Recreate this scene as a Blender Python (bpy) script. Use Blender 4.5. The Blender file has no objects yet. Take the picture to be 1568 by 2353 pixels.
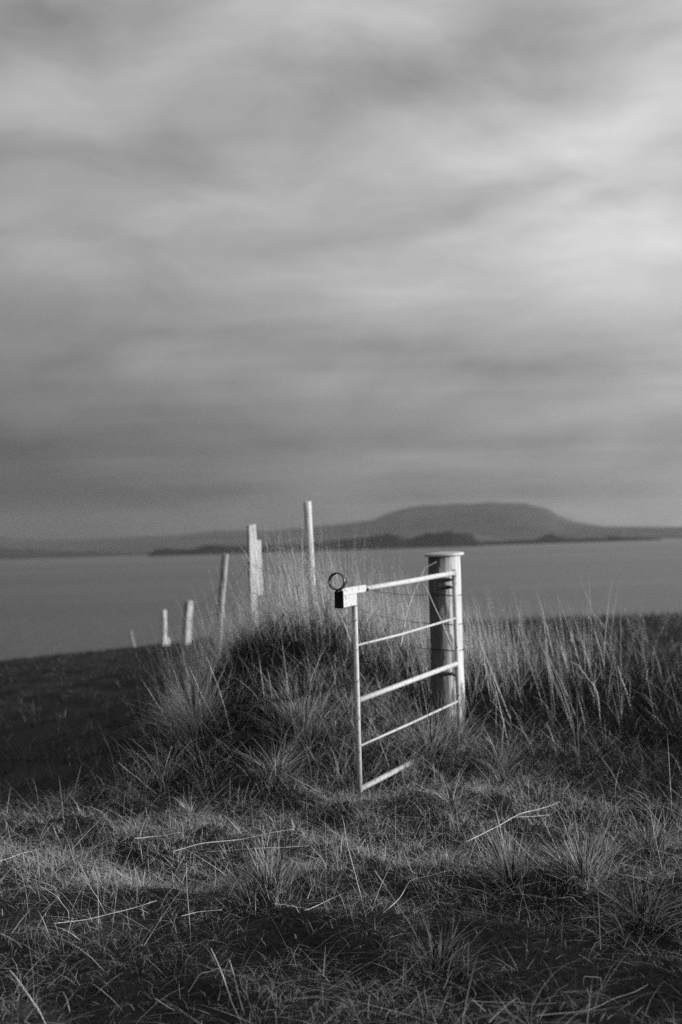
import bpy, bmesh, math, random
import numpy as np
from mathutils import Vector, Matrix

# ------------------------------------------------------------------ camera, sky, sun, exposure
S = bpy.context.scene
COL = S.collection
rad = math.radians
EYE = Vector((0.0, 0.0, 1.5))
PITCH, ROLL = rad(1.29), rad(-1.8)
cam_d = bpy.data.cameras.new('camera')
cam = bpy.data.objects.new('camera', cam_d); COL.objects.link(cam)
cam_d.sensor_fit = 'VERTICAL'; cam_d.sensor_height = 36.0; cam_d.sensor_width = 24.0
cam_d.lens = 50.0; cam_d.clip_start = 0.05; cam_d.clip_end = 60000.0
cam_d.dof.use_dof = True; cam_d.dof.focus_distance = 6.0; cam_d.dof.aperture_fstop = 2.4
cam.location = EYE
CAM_R = Matrix.Rotation(rad(90) + PITCH, 3, 'X') @ Matrix.Rotation(ROLL, 3, 'Z')
cam.rotation_euler = CAM_R.to_euler()
S.camera = cam

SUN_EL, SUN_AZ = rad(8.5), rad(94.0)          # azimuth clockwise from +Y (the view axis)
SUN_DIR = Vector((math.sin(SUN_AZ) * math.cos(SUN_EL), math.cos(SUN_AZ) * math.cos(SUN_EL), math.sin(SUN_EL)))
sun_d = bpy.data.lights.new('sun', 'SUN'); sun_d.energy = 5.0; sun_d.angle = rad(0.6)
sun_d.color = (1, 1, 1)
sun = bpy.data.objects.new('sun', sun_d); COL.objects.link(sun)
sun.rotation_euler = (-SUN_DIR).to_track_quat('-Z', 'Y').to_euler()
sun.location = (60, -10, 40)

S.view_settings.view_transform = 'Standard'; S.view_settings.look = 'None'
S.view_settings.exposure = 0.0; S.view_settings.gamma = 1.0
S.view_settings.use_curve_mapping = False
S.cycles.max_bounces = 5; S.cycles.diffuse_bounces = 2; S.cycles.glossy_bounces = 2
S.cycles.transmission_bounces = 2; S.cycles.volume_bounces = 0; S.cycles.transparent_max_bounces = 4
S.cycles.use_denoising = False
S.cycles.caustics_reflective = False; S.cycles.caustics_refractive = False

FP = 50.0 / 36.0 * 2353.0                      # focal length in photograph pixels (1568 x 2353)


def ray(px, py):
    """direction of a picture point from the eye"""
    return CAM_R @ Vector(((px - 784) / FP, (1176.5 - py) / FP, -1.0))


def at(px, py, y):
    """the place, y metres in front of the eye, that is seen at a picture point"""
    d = ray(px, py)
    return EYE + d * (y / d.y)


class NT:
    def __init__(self, tree):
        self.t = tree; self.n = tree.nodes; self.l = tree.links
        self.n.clear()

    def __call__(self, kind, ins=None, **props):
        n = self.n.new(kind)
        for k, v in props.items():
            setattr(n, k, v)
        for k, v in (ins or {}).items():
            s = n.inputs[k]
            if isinstance(v, bpy.types.NodeSocket):
                self.l.new(v, s)
            elif isinstance(v, bpy.types.Node):
                self.l.new(v.outputs[0], s)
            else:
                s.default_value = v
        return n

    def math(self, op, a, b=0.0, clamp=False):
        return self('ShaderNodeMath', {0: a, 1: b}, operation=op, use_clamp=clamp).outputs[0]

    def rng(self, v, a, b, c, d, smooth=False):
        return self('ShaderNodeMapRange', {0: v, 1: a, 2: b, 3: c, 4: d},
                    interpolation_type='SMOOTHSTEP' if smooth else 'LINEAR').outputs[0]


world = bpy.data.worlds.new('World'); S.world = world; world.use_nodes = True
W = NT(world.node_tree)
tc = W('ShaderNodeTexCoord')
dirv = tc.outputs['Generated']
sky = W('ShaderNodeTexSky', sky_type='NISHITA', sun_disc=False, sun_elevation=SUN_EL, sun_rotation=SUN_AZ,
        altitude=10.0, dust_density=2.0)
skybw = W('ShaderNodeRGBToBW', {0: sky.outputs[0]}).outputs[0]
sep = W('ShaderNodeSeparateXYZ', {0: dirv})
# cloud layer seen in perspective: a flat deck overhead
zc = W.math('MAXIMUM', sep.outputs[2], 0.0)
den = W.math('ADD', zc, 0.10)
du = W.math('DIVIDE', sep.outputs[0], den)
dv = W.math('DIVIDE', sep.outputs[1], den)
deck = W('ShaderNodeCombineXYZ', {0: du, 1: dv, 2: 0.0}).outputs[0]


def streak(rot, sx, sy, off, scale, detail, rough, dist):
    m = W('ShaderNodeMapping', {'Vector': deck, 'Location': off, 'Rotation': (0, 0, rad(rot)), 'Scale': (sx, sy, 1)})
    n = W('ShaderNodeTexNoise', {'Vector': m.outputs[0], 'Scale': scale, 'Detail': detail, 'Roughness': rough,
                                 'Distortion': dist}, noise_dimensions='3D')
    return n.outputs[0]


n1 = streak(-32, 0.16, 0.8, (3.1, 1.7, 0), 1.3, 4.0, 0.5, 0.35)
n2 = streak(-26, 0.30, 1.5, (8.3, 4.1, 2), 1.9, 5.0, 0.52, 0.5)
# azimuth and elevation of the direction, gently bent, to place the large cloud banks
az = W.math('ARCTAN2', sep.outputs[0], sep.outputs[1])
el = W.math('ARCSINE', sep.outputs[2])
ae = W('ShaderNodeCombineXYZ', {0: az, 1: el, 2: 0.0}).outputs[0]
wn = W('ShaderNodeTexNoise', {'Vector': ae, 'Scale': 7.0, 'Detail': 3.0, 'Roughness': 0.5})
wsub = W('ShaderNodeVectorMath', {0: wn.outputs[1], 1: (0.5, 0.5, 0.5)}, operation='SUBTRACT')
wsc = W('ShaderNodeVectorMath', {0: wsub.outputs[0], 'Scale': 0.06}, operation='SCALE')
aew = W('ShaderNodeVectorMath', {0: ae, 1: wsc.outputs[0]}, operation='ADD').outputs[0]


def bank(px, py, length, width, tilt, amp):
    """one soft cloud bank; the centre is turned into azimuth and elevation"""
    d = ray(px, py).normalized()
    a, e = math.atan2(d.x, d.y), math.asin(d.z)
    m = W('ShaderNodeMapping', {'Vector': aew, 'Location': (a, e, 0), 'Rotation': (0, 0, rad(tilt) - ROLL * -1),
                                'Scale': (length / FP, width / FP, 1)}, vector_type='TEXTURE')
    g = W('ShaderNodeTexGradient', {0: m.outputs[0]}, gradient_type='SPHERICAL')
    s = W.rng(g.outputs['Fac'], 0.0, 1.0, 0.0, amp, True)
    return s


BANKS = [(180, 190, 520, 150, 17, .17), (560, 95, 330, 110, 17, .06), (1480, 230, 420, 130, 14, .05),
         (1150, 370, 420, 90, 13, .06), (1330, 640, 560, 190, 13, .08), (930, 700, 340, 130, 14, .08),
         (1560, 840, 460, 260, 5, .06), (780, 862, 340, 42, 2, .06), (1330, 950, 420, 50, 2, .07),
         (60, 560, 170, 110, -25, .06), (330, 840, 260, 60, 3, .045), (1000, 1055, 460, 46, 3, .05),
         (1380, 1185, 260, 34, -8, .09), (860, 585, 260, 70, 12, .04),
         (1050, 110, 520, 130, 20, -.08), (430, 330, 520, 130, 17, -.07), (1000, 470, 420, 80, 11, -.06),
         (560, 575, 460, 90, 6, -.05), (500, 985, 800, 110, 2, -.10), (20, 1185, 1000, 240, -2, -.34), (1330, 40, 420, 150, 16, -.07), (60, 20, 260, 110, 25, -.06),
         (1230, 1090, 520, 70, 2, -.05), (980, 1150, 420, 70, 0, -.08), (120, 800, 260, 160, 0, -.05), (1330, 480, 230, 55, 20, -.05)]
acc = None
for b in BANKS:
    v = bank(*b)
    acc = v if acc is None else W.math('ADD', acc, v)
# side of the sun is brighter, the far horizon is duller
ndot = W('ShaderNodeVectorMath', {0: dirv, 1: (SUN_DIR.x, SUN_DIR.y, 0.25)}, operation='DOT_PRODUCT').outputs['Value']
side = W.rng(ndot, -0.64, 0.76, 0.06, 0.94)
low = W.rng(el, 0.0, 0.24, 0.42, 1.0, True)
base = W.math('MULTIPLY', side, low)
cl = W.math('MULTIPLY', W.math('SUBTRACT', n1, 0.5), 0.70)
c2 = W.math('MULTIPLY', W.math('SUBTRACT', n2, 0.5), 0.34)
aes = W('ShaderNodeMapping', {'Vector': aew, 'Rotation': (0, 0, rad(-7)), 'Scale': (5.6, 16.0, 1)}).outputs[0]
n3 = W('ShaderNodeTexNoise', {'Vector': aes, 'Scale': 1.0, 'Detail': 5.0, 'Roughness': 0.55, 'Distortion': 0.4}).outputs[0]
c2 = W.math('ADD', c2, W.math('MULTIPLY', W.math('SUBTRACT', n3, 0.5), 1.2))
mod = W.math('ADD', W.math('ADD', cl, c2), W.math('MULTIPLY', acc, 2.7))
gain = W.math('MAXIMUM', W.math('ADD', mod, 1.0), 0.35)
cloud = W.math('MULTIPLY', base, gain)
# thin blue-sky share behind the clouds (strength 0.1 is applied by the Background)
thin = W.math('MULTIPLY', skybw, 0.12)
tot = W.math('ADD', W.math('MULTIPLY', cloud, 9.0), thin)
up = W.rng(sep.outputs[2], -0.02, 0.0, 0.25, 1.0)
tot = W.math('MULTIPLY', tot, up)
bg = W('ShaderNodeBackground', {'Color': tot, 'Strength': 0.1})
W('ShaderNodeOutputWorld', {'Surface': bg.outputs[0]})


# ------------------------------------------------------------------ helpers
def mat(name):
    m = bpy.data.materials.new(name); m.use_nodes = True
    return m, NT(m.node_tree)


def finish(t, color, rough=0.7, bump=None, bump_s=0.3, dist=0.01, spec=0.3, metal=0.0):
    ins = {'Roughness': rough, 'Specular IOR Level': spec, 'Metallic': metal}
    p = t('ShaderNodeBsdfPrincipled', ins)
    if isinstance(color, (int, float)):
        p.inputs['Base Color'].default_value = (color, color, color, 1)
    else:
        t.l.new(color, p.inputs['Base Color'])
    if bump is not None:
        b = t('ShaderNodeBump', {'Height': bump, 'Strength': bump_s, 'Distance': dist})
        t.l.new(b.outputs[0], p.inputs['Normal'])
    t('ShaderNodeOutputMaterial', {'Surface': p.outputs[0]})
    return p


def tag(o, label=None, cat=None, group=None, kind=None):
    for k, v in (('label', label), ('category', cat), ('group', group), ('kind', kind)):
        if v: o[k] = v
    return o


def link(name, mesh, m=None, parent=None):
    o = bpy.data.objects.new(name, mesh); COL.objects.link(o)
    if m is not None: mesh.materials.append(m)
    if parent is not None: o.parent = parent
    return o


def empty(name, loc):
    o = bpy.data.objects.new(name, None); COL.objects.link(o); o.location = loc
    o.empty_display_size = 0.1
    return o


def from_np(name, verts, tris=None, quads=None, smooth=False, attrs=None):
    me = bpy.data.meshes.new(name)
    me.vertices.add(len(verts)); me.vertices.foreach_set('co', np.ascontiguousarray(verts, dtype=np.float32).ravel())
    nq = 0 if quads is None else len(quads); nt = 0 if tris is None else len(tris)
    idx = []; start = []
    if nq: idx.append(np.asarray(quads, np.int32).ravel()); start.append(np.arange(nq) * 4)
    if nt: idx.append(np.asarray(tris, np.int32).ravel()); start.append(nq * 4 + np.arange(nt) * 3)
    idx = np.concatenate(idx); start = np.concatenate(start).astype(np.int32)
    me.loops.add(len(idx)); me.loops.foreach_set('vertex_index', idx)
    me.polygons.add(nq + nt); me.polygons.foreach_set('loop_start', start)
    if smooth: me.polygons.foreach_set('use_smooth', np.ones(nq + nt, bool))
    for k, v in (attrs or {}).items():
        a = me.attributes.new(k, 'FLOAT', 'POINT'); a.data.foreach_set('value', v.astype(np.float32))
    me.update(calc_edges=True)
    return me


def tube(bm, pts, r, n=10, cap=True, flat=None):
    """a tube along pts; r is a radius or one per point"""
    pts = [Vector(p) for p in pts]
    rs = r if isinstance(r, (list, tuple)) else [r] * len(pts)
    rings = []
    up = None
    for i, p in enumerate(pts):
        d = (pts[min(i + 1, len(pts) - 1)] - pts[max(i - 1, 0)]).normalized()
        if up is None:
            up = d.orthogonal().normalized()
        up = (up - d * up.dot(d)).normalized()
        s = d.cross(up)
        rings.append([bm.verts.new(p + (up * math.cos(2 * math.pi * k / n) + s * math.sin(2 * math.pi * k / n)) * rs[i])
                      for k in range(n)])
    for a, b in zip(rings, rings[1:]):
        for k in range(n):
            f = bm.faces.new((a[k], a[(k + 1) % n], b[(k + 1) % n], b[k])); f.smooth = True
    if cap:
        bm.faces.new(rings[0][::-1]); bm.faces.new(rings[-1])


def box(bm, o, ax, ay, az, hx, hy, hz, bev=0.0):
    """a box centred at o with unit axes ax, ay, az and half sizes"""
    b2 = bmesh.new()
    r = bmesh.ops.create_cube(b2, size=2.0)
    for v in b2.verts:
        c = v.co.copy(); v.co = Vector((c.x * hx, c.y * hy, c.z * hz))
    if bev: bmesh.ops.bevel(b2, geom=b2.edges[:], offset=bev, segments=2, affect='EDGES', clamp_overlap=True)
    vs = {v: bm.verts.new(o + ax * v.co.x + ay * v.co.y + az * v.co.z) for v in b2.verts}
    for f in b2.faces: bm.faces.new([vs[v] for v in f.verts])
    b2.free()


def done(bm, name, m, parent=None, origin=None):
    if origin is not None:
        for v in bm.verts: v.co -= origin
    bm.normal_update()
    me = bpy.data.meshes.new(name); bm.to_mesh(me); bm.free()
    o = link(name, me, m, parent)
    if origin is not None and parent is None: o.location = origin
    return o


RNG = np.random.default_rng(7)


class Wave:
    """smooth value noise made of many plane waves"""
    def __init__(self, scale, seed, n=14):
        r = np.random.default_rng(seed)
        a = r.uniform(0, 2 * np.pi, n); k = 2 * np.pi / scale * r.uniform(0.5, 1.5, n)
        self.kx, self.ky, self.p = k * np.cos(a), k * np.sin(a), r.uniform(0, 2 * np.pi, n)
        self.n = n

    def __call__(self, x, y):
        s = 0
        for a, b, p in zip(self.kx, self.ky, self.p):
            s = s + np.sin(a * x + b * y + p)
        return s / math.sqrt(self.n / 2.0)


def sstep(a, b, x):
    t = np.clip((x - a) / (b - a), 0, 1)
    return t * t * (3 - 2 * t)


# ------------------------------------------------------------------ terrain
SEA = -10.5
w_big, w_mid, w_small, w_fine = Wave(3.4, 1), Wave(1.1, 2), Wave(0.42, 3), Wave(0.16, 4)


def g2(x, y, cx, cy, sx, sy, rot=0.0):
    c, s = math.cos(rot), math.sin(rot)
    u, v = (x - cx) * c + (y - cy) * s, -(x - cx) * s + (y - cy) * c
    return np.exp(-0.5 * ((u / sx) ** 2 + (v / sy) ** 2))


LS, Y0L, STP = 0.07, -2.0, 0.10          # how the left flank tips and falls


def land(x, y):
    x = np.asarray(x, float); y = np.asarray(y, float)
    left = sstep(0.3, -2.2, x)
    y0 = 15.0 - Y0L * left
    fall = 0.00155 * np.maximum(0, y - y0) ** 2
    z = -fall
    # the slope on the left tips away to the side
    z = z - LS * np.maximum(0, -x - 0.9) * sstep(7.6, 10.0, y) - STP * sstep(-0.9, -2.0, x) * sstep(7.8, 9.6, y)
    # bank that the fence stands on
    z = z + 0.56 * g2(x, y, -0.44, 9.95, 0.58, 0.85)
    z = z + 0.24 * g2(x, y, -0.15, 11.6, 0.9, 2.2)
    z = z + 0.10 * g2(x, y, 1.2, 9.6, 1.3, 1.0)
    z = z + 0.08 * g2(x, y, 2.6, 12.0, 2.5, 2.5)
    # hummocks on the right; the big ones, out of view, added to cast shade
    z = z + 0.10 * g2(x, y, 1.75, 6.0, 0.35, 0.5) + 0.72 * g2(x, y, 3.3, 4.75, 0.75, 0.8)
    z = z + 0.38 * g2(x, y, 3.05, 8.25, 0.42, 0.42)
    z = z + 1.05 * g2(x, y, 5.0, 11.2, 0.85, 1.3)
    z = z + 0.26 * g2(x, y, 1.75, 10.5, 0.75, 0.85) + 0.10 * g2(x, y, 3.2, 10.8, 1.0, 1.0)
    z = z + 0.07 * g2(x, y, 1.1, 7.6, 0.5, 0.35)
    near = sstep(45, 18, y)
    z = z + near * (0.028 * w_big(x, y) + 0.026 * w_mid(x, y) + 0.017 * w_small(x, y))
    return np.maximum(z, SEA - 4)


def ground_at(px, py):
    d = ray(px, py); d = d / d.y
    ys = np.concatenate([np.arange(2.5, 20, 0.01), np.arange(20, 60, 0.1)])
    X = EYE.x + d.x * ys; Z = EYE.z + d.z * ys
    hit = np.nonzero(Z <= land(X, ys))[0]
    y = ys[hit[0]] if len(hit) else 30.0
    return Vector((d.x * y, y, float(land(d.x * y, y))))


def axis(parts):
    a = [np.arange(s, e, st) for s, e, st in parts]
    return np.unique(np.round(np.concatenate(a + [[parts[-1][1]]]), 4))


gx = axis([(-320, -60, 20), (-60, -20, 2.5), (-20, -6, 0.5), (-6, -2.6, 0.15), (-2.6, 3.6, 0.06), (3.6, 8, 0.2), (8, 30, 0.8),
           (30, 80, 4), (80, 320, 20)])
gy = axis([(-60, -10, 5), (-10, 2.4, 0.6), (2.4, 13, 0.06), (13, 20, 0.2), (20, 60, 0.8), (60, 150, 5)])
XX, YY = np.meshgrid(gx, gy)
ZZ = land(XX, YY) + 0.006 * w_fine(XX, YY) * (YY < 14)
nx, ny = len(gx), len(gy)
ii = np.arange(nx * ny).reshape(ny, nx)
gq = np.stack([ii[:-1, :-1], ii[:-1, 1:], ii[1:, 1:], ii[1:, :-1]], -1).reshape(-1, 4)
m_soil, t = mat('thatch')
tcn = t('ShaderNodeTexCoord').outputs['Object']
na = t('ShaderNodeTexNoise', {'Vector': tcn, 'Scale': 60.0, 'Detail': 6.0, 'Roughness': 0.7}).outputs[0]
nb = t('ShaderNodeTexNoise', {'Vector': tcn, 'Scale': 1.6, 'Detail': 3.0}).outputs[0]
c = t.math('MULTIPLY', t.rng(na, 0.3, 0.75, 0.012, 0.06), t.rng(nb, 0.3, 0.7, 0.7, 1.2))
finish(t, c, 0.95, na, 0.7, 0.02, 0.05)
ground = link('ground', from_np('ground', np.stack([XX, YY, ZZ], -1).reshape(-1, 3), quads=gq, smooth=True), m_soil)
tag(ground, 'grassy coastal ground sloping down to the water', kind='structure')

# water: one sheet to the horizon
m_sea, t = mat('sea')
tco = t('ShaderNodeTexCoord').outputs['Object']
mp = t('ShaderNodeMapping', {'Vector': tco, 'Scale': (0.35, 0.12, 1)})
wv = t('ShaderNodeTexNoise', {'Vector': mp.outputs[0], 'Scale': 1.0, 'Detail': 5.0, 'Roughness': 0.6}).outputs[0]
mb = t('ShaderNodeMapping', {'Vector': tco, 'Scale': (0.25, 1.0, 1)}).outputs[0]
big = t('ShaderNodeTexNoise', {'Vector': mb, 'Scale': 0.006, 'Detail': 4.0, 'Roughness': 0.6}).outputs[0]
finish(t, 0.02, t.rng(big, 0.3, 0.7, 0.30, 0.40), wv, 0.9, 1.2, 0.5)
wm = bpy.data.meshes.new('sea')
wm.from_pydata([(-9500, -3000, SEA), (9500, -3000, SEA), (9500, 8650, SEA), (-9500, 8650, SEA)], [], [(0, 1, 2, 3)])
tag(link('sea', wm, m_sea), 'calm grey sea inlet beyond the grassy slope', kind='structure')


def ridge(name, pts, yr, y_front, y_back, m, seed, rough=0.0, step=40.0, kind='structure', power=1.0, **kw):
    """land across the water: its skyline stands at depth yr and falls to the shore at y_front"""
    P = [at(px, py, yr) for px, py in pts]
    xs = np.array([p.x for p in P]); zs = np.array([p.z for p in P])
    n = int((xs[-1] - xs[0]) / step) + 1
    X = np.linspace(xs[0], xs[-1], n)
    prof = np.interp(X, xs, zs) - SEA
    wa, wb, wc = Wave(600, seed), Wave(180, seed + 1), Wave(step * 2.5, seed + 2)
    prof = np.maximum(prof, 0.3)
    T = np.concatenate([np.linspace(0, 1, 14), np.linspace(1.12, 2, 7)])
    V = []
    for tt in T:
        if tt <= 1:
            y = y_front + (yr - y_front) * tt; s = math.sin(tt * math.pi / 2) ** power
        else:
            y = yr + (y_back - yr) * (tt - 1); s = math.cos((tt - 1) * math.pi / 2)
        yy = np.full(n, y) + (1 - abs(1 - tt)) * 0
        mod = 1 + rough * (wa(X, yy) * 0.5 + wb(X, yy) * 0.3 + wc(X, yy) * .25) * (0.35 if abs(tt - 1) < .02 else 1.0)
        V.append(np.stack([X * (yy / yr), yy, SEA - 0.6 + prof * s * np.maximum(mod, .1) + 0.4 * s], -1))
    V = np.array(V); r = len(T)
    ii = np.arange(r * n).reshape(r, n)
    q = np.stack([ii[:-1, :-1], ii[:-1, 1:], ii[1:, 1:], ii[1:, :-1]], -1).reshape(-1, 4)
    o = link(name, from_np(name, V.reshape(-1, 3), quads=q, smooth=True), m)
    return tag(o, kind=kind, **kw)


def land_mat(name, lo, hi, scale):
    m, t = mat(name)
    co = t('ShaderNodeTexCoord').outputs['Object']
    n = t('ShaderNodeTexNoise', {'Vector': co, 'Scale': scale, 'Detail': 6.0, 'Roughness': 0.6}).outputs[0]
    finish(t, t.rng(n, 0.3, 0.7, lo, hi), 0.95, n, 0.5, 3.0, 0.0)
    return m


m_far = land_mat('far_heath', 0.03, 0.07, 0.004)
m_mid = land_mat('pale_shore', 0.04, 0.16, 0.010)
m_dark = land_mat('dark_scrub', 0.012, 0.03, 0.03)
ridge('mountain', [(-500, 1262), (-120, 1250), (0, 1232), (50, 1238), (180, 1240), (350, 1232), (413, 1229), (502, 1220), (555, 1219),
                   (625, 1219), (696, 1213), (784, 1205), (859, 1194), (909, 1174), (984, 1164), (1060, 1160), (1134, 1155), (1209, 1157),
                   (1259, 1170), (1284, 1186), (1324, 1201), (1384, 1210), (1480, 1211), (1568, 1211), (1700, 1206), (2100, 1212)],
      7600, 5600, 8600, m_far, 20, 0.025, 30.0, label='flat-topped hazy mountain rising above the far shore')
ridge('far_shore', [(700, 1255), (850, 1240), (950, 1234), (1050, 1231), (1150, 1234), (1250, 1231), (1350, 1226), (1450, 1227), (1568, 1224),
                    (1750, 1220), (2200, 1218)],
      4300, 3600, 5200, m_mid, 31, 0.25, 14.0, label='low pale shore below the mountain')
ridge('far_shore', [(-500, 1283), (-200, 1272), (0, 1262), (120, 1264), (240, 1266), (330, 1270), (420, 1262), (520, 1256), (640, 1254)],
      4600, 3300, 5400, m_far, 37, 0.2, 20.0, label='low dim shore on the left')
ridge('headland', [(338, 1279), (348, 1270), (360, 1265), (380, 1262), (410, 1262), (435, 1264), (455, 1258), (475, 1252), (505, 1251),
                   (550, 1254), (575, 1255), (600, 1250), (640, 1250), (675, 1249), (720, 1247), (784, 1240), (809, 1237), (850, 1235), (884, 1234),
                   (919, 1238), (934, 1245), (955, 1241), (984, 1237), (1010, 1235), (1034, 1233), (1060, 1238), (1094, 1243), (1112, 1253)],
      2900, 2600, 3200, m_dark, 41, 0.40, 4.0, label='dark low headland reaching out from the left of the mountain')
ridge('headland', [(1225, 1242), (1236, 1237), (1255, 1229), (1268, 1225), (1280, 1230), (1300, 1236), (1330, 1241)],
      3300, 3150, 3450, m_dark, 47, 0.15, 3.0, label='small dark knoll on the shore right of the gate post')
ridge('headland', [(1040, 1231), (1052, 1226), (1066, 1225), (1080, 1226), (1090, 1231)], 3900, 3800, 4000, m_dark, 52, 0.1, 3.0,
      label='small dark patch of scrub above the headland')
ridge('headland', [(1095, 1250), (1120, 1244), (1160, 1243), (1200, 1241), (1240, 1240), (1330, 1238), (1380, 1237), (1440, 1235), (1500, 1236), (1520, 1238)], 3000, 2900, 3100, m_dark, 63, 0.2, 3.0,
      label='thin dark strip of shore under the knolls')
ridge('headland', [(1392, 1234), (1404, 1230), (1420, 1231), (1434, 1236)], 3450, 3350, 3550, m_dark, 57, 0.1, 3.0,
      label='smallest dark patch of scrub at the right of the shore')

# ------------------------------------------------------------------ materials of the fence
m_paint, t = mat('white_gate_paint')
co = t('ShaderNodeTexCoord').outputs['Object']
n_a = t('ShaderNodeTexNoise', {'Vector': co, 'Scale': 55.0, 'Detail': 5.0, 'Roughness': 0.7}).outputs[0]
n_b = t('ShaderNodeTexNoise', {'Vector': co, 'Scale': 9.0, 'Detail': 3.0}).outputs[0]
chip = t.rng(t.math('ADD', n_a, t.math('MULTIPLY', n_b, 0.35)), 0.735, 0.80, 0.0, 1.0)
cc = t('ShaderNodeMix', {0: chip, 2: 0.54, 3: 0.17}, data_type='FLOAT').outputs[0]
cc = t.math('MULTIPLY', cc, t.rng(n_b, 0.3, 0.7, 0.86, 1.08))
finish(t, cc, 0.55, n_a, 0.35, 0.002, 0.3)

m_black, t = mat('black_steel')
co = t('ShaderNodeTexCoord').outputs['Object']
n_a = t('ShaderNodeTexNoise', {'Vector': co, 'Scale': 90.0, 'Detail': 4.0}).outputs[0]
finish(t, t.rng(n_a, 0.3, 0.7, 0.035, 0.09), 0.38, n_a, 0.2, 0.001, 0.6, 0.6)

m_shade_end, t = mat('shaded_end_face')
finish(t, 0.012, 0.8, None, 0, 0, 0.2)  # near-black colour stands for the shade on the housing's end face

m_wire, t = mat('rusty_wire')
finish(t, 0.05, 0.6, None, 0, 0, 0.4, 0.7)


def wood(name, lo, hi, peel=None, grain=24.0, bare_shade=None):
    m, t = mat(name)
    co = t('ShaderNodeTexCoord').outputs['Object']
    mp = t('ShaderNodeMapping', {'Vector': co, 'Scale': (1.0, 1.0, 0.055)})
    g = t('ShaderNodeTexNoise', {'Vector': mp.outputs[0], 'Scale': grain * 4, 'Detail': 6.0, 'Roughness': 0.65}).outputs[0]
    mp2 = t('ShaderNodeMapping', {'Vector': co, 'Scale': (1.0, 1.0, 0.18)})
    g2_ = t('ShaderNodeTexNoise', {'Vector': mp2.outputs[0], 'Scale': grain, 'Detail': 5.0, 'Roughness': 0.6}).outputs[0]
    c = t.rng(g, 0.32, 0.68, lo, hi)
    c = t.math('MULTIPLY', c, t.rng(g2_, 0.3, 0.65, 0.68, 1.10))
    if peel:
        pm = t.rng(g2_, peel[0], peel[0] + 0.04, 0.0, 1.0)
        c = t('ShaderNodeMix', {0: pm, 2: c, 3: peel[1]}, data_type='FLOAT').outputs[0]
    if bare_shade:  # left side darkened as painted shade, with a ragged peeled-paint edge
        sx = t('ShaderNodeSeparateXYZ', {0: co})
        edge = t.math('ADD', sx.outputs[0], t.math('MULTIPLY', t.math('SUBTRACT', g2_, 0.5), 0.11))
        bm_ = t.rng(edge, bare_shade[0], bare_shade[0] + 0.006, 1.0, 0.0)
        old = t.math('MULTIPLY', t.rng(g, 0.3, 0.7, 0.10, 0.2), bare_shade[1])
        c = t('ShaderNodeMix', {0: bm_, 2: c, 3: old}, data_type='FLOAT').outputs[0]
    h = t.math('ADD', g, t.math('MULTIPLY', g2_, 0.6))
    finish(t, c, 0.85, h, 0.9, 0.010, 0.15)
    return m


m_post = wood('weathered_painted_wood', 0.50, 0.78, (0.565, 0.20), 13.0, bare_shade=(-0.036, 0.9))
m_pale = wood('sun_bleached_wood', 0.48, 0.72)
m_grey = wood('grey_weathered_wood', 0.26, 0.44)
m_dull = wood('old_silvered_wood', 0.20, 0.36)
m_cap, t = mat('galvanised_cap')
co = t('ShaderNodeTexCoord').outputs['Object']
n_a = t('ShaderNodeTexNoise', {'Vector': co, 'Scale': 40.0, 'Detail': 4.0}).outputs[0]
finish(t, t.rng(n_a, 0.3, 0.7, 0.38, 0.60), 0.55, n_a, 0.2, 0.002, 0.4)

# ------------------------------------------------------------------ the gate
ZU = Vector((0, 0, 1))
g_n_top, g_n_bot = at(814, 1357, 7.6), at(827, 1814, 7.6)
g_f_top, g_f_bot = at(1044, 1316, 9.12), at(1056, 1692, 9.12)
gdir_top = (g_f_top - g_n_top); gdir_bot = (g_f_bot - g_n_bot)
gx_ = gdir_top.normalized()                       # along the gate, latch to hinge
g_up = (g_n_top - g_n_bot).normalized()
g_side = gx_.cross(g_up).normalized()             # faces right, to the sun
gate = empty('field_gate', Vector((g_n_bot.x, g_n_bot.y, float(land(g_n_bot.x, g_n_bot.y)))))
tag(gate, 'narrow white tubular steel gate standing half open in front of the round post', 'gate')
GO = Vector(gate.location)


def gpart(name, build, m, parent=None):
    bm = bmesh.new(); build(bm)
    return done(bm, name, m, parent or gate, GO)


def gpt(s, h):
    """a point on the gate: s from latch stile 0 to hinge stile 1, h from the bottom 0 to the top 1"""
    return (g_n_bot.lerp(g_n_top, h)).lerp(g_f_bot.lerp(g_f_top, h), s)


R1 = 0.0145
gpart('latch_stile', lambda b: tube(b, [gpt(0, -0.012), gpt(0, .5), gpt(0, 1.0)], R1, 14), m_paint)
gpart('hinge_stile', lambda b: tube(b, [gpt(1, -0.012), gpt(1, .5), gpt(1, 1.02)], R1, 14), m_paint)
gpart('top_rail', lambda b: tube(b, [gpt(0.0, 1), gpt(.5, .997), gpt(1.0, 1)], 0.0150, 14), m_paint)
gpart('middle_rail', lambda b: tube(b, [gpt(0.01, .445), gpt(.99, .445)], 0.0148, 14), m_paint)
gpart('bottom_rail', lambda b: tube(b, [gpt(0.0, 0), gpt(.5, -.004), gpt(1.0, 0)], 0.0150, 14), m_paint)
gpart('rod', lambda b: tube(b, [gpt(0.01, .722), gpt(.4, .716), gpt(.99, .722)], 0.0068, 10), m_paint)
gpart('rod', lambda b: tube(b, [gpt(0.01, .215), gpt(.5, .212), gpt(.99, .215)], 0.0068, 10), m_paint)
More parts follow.
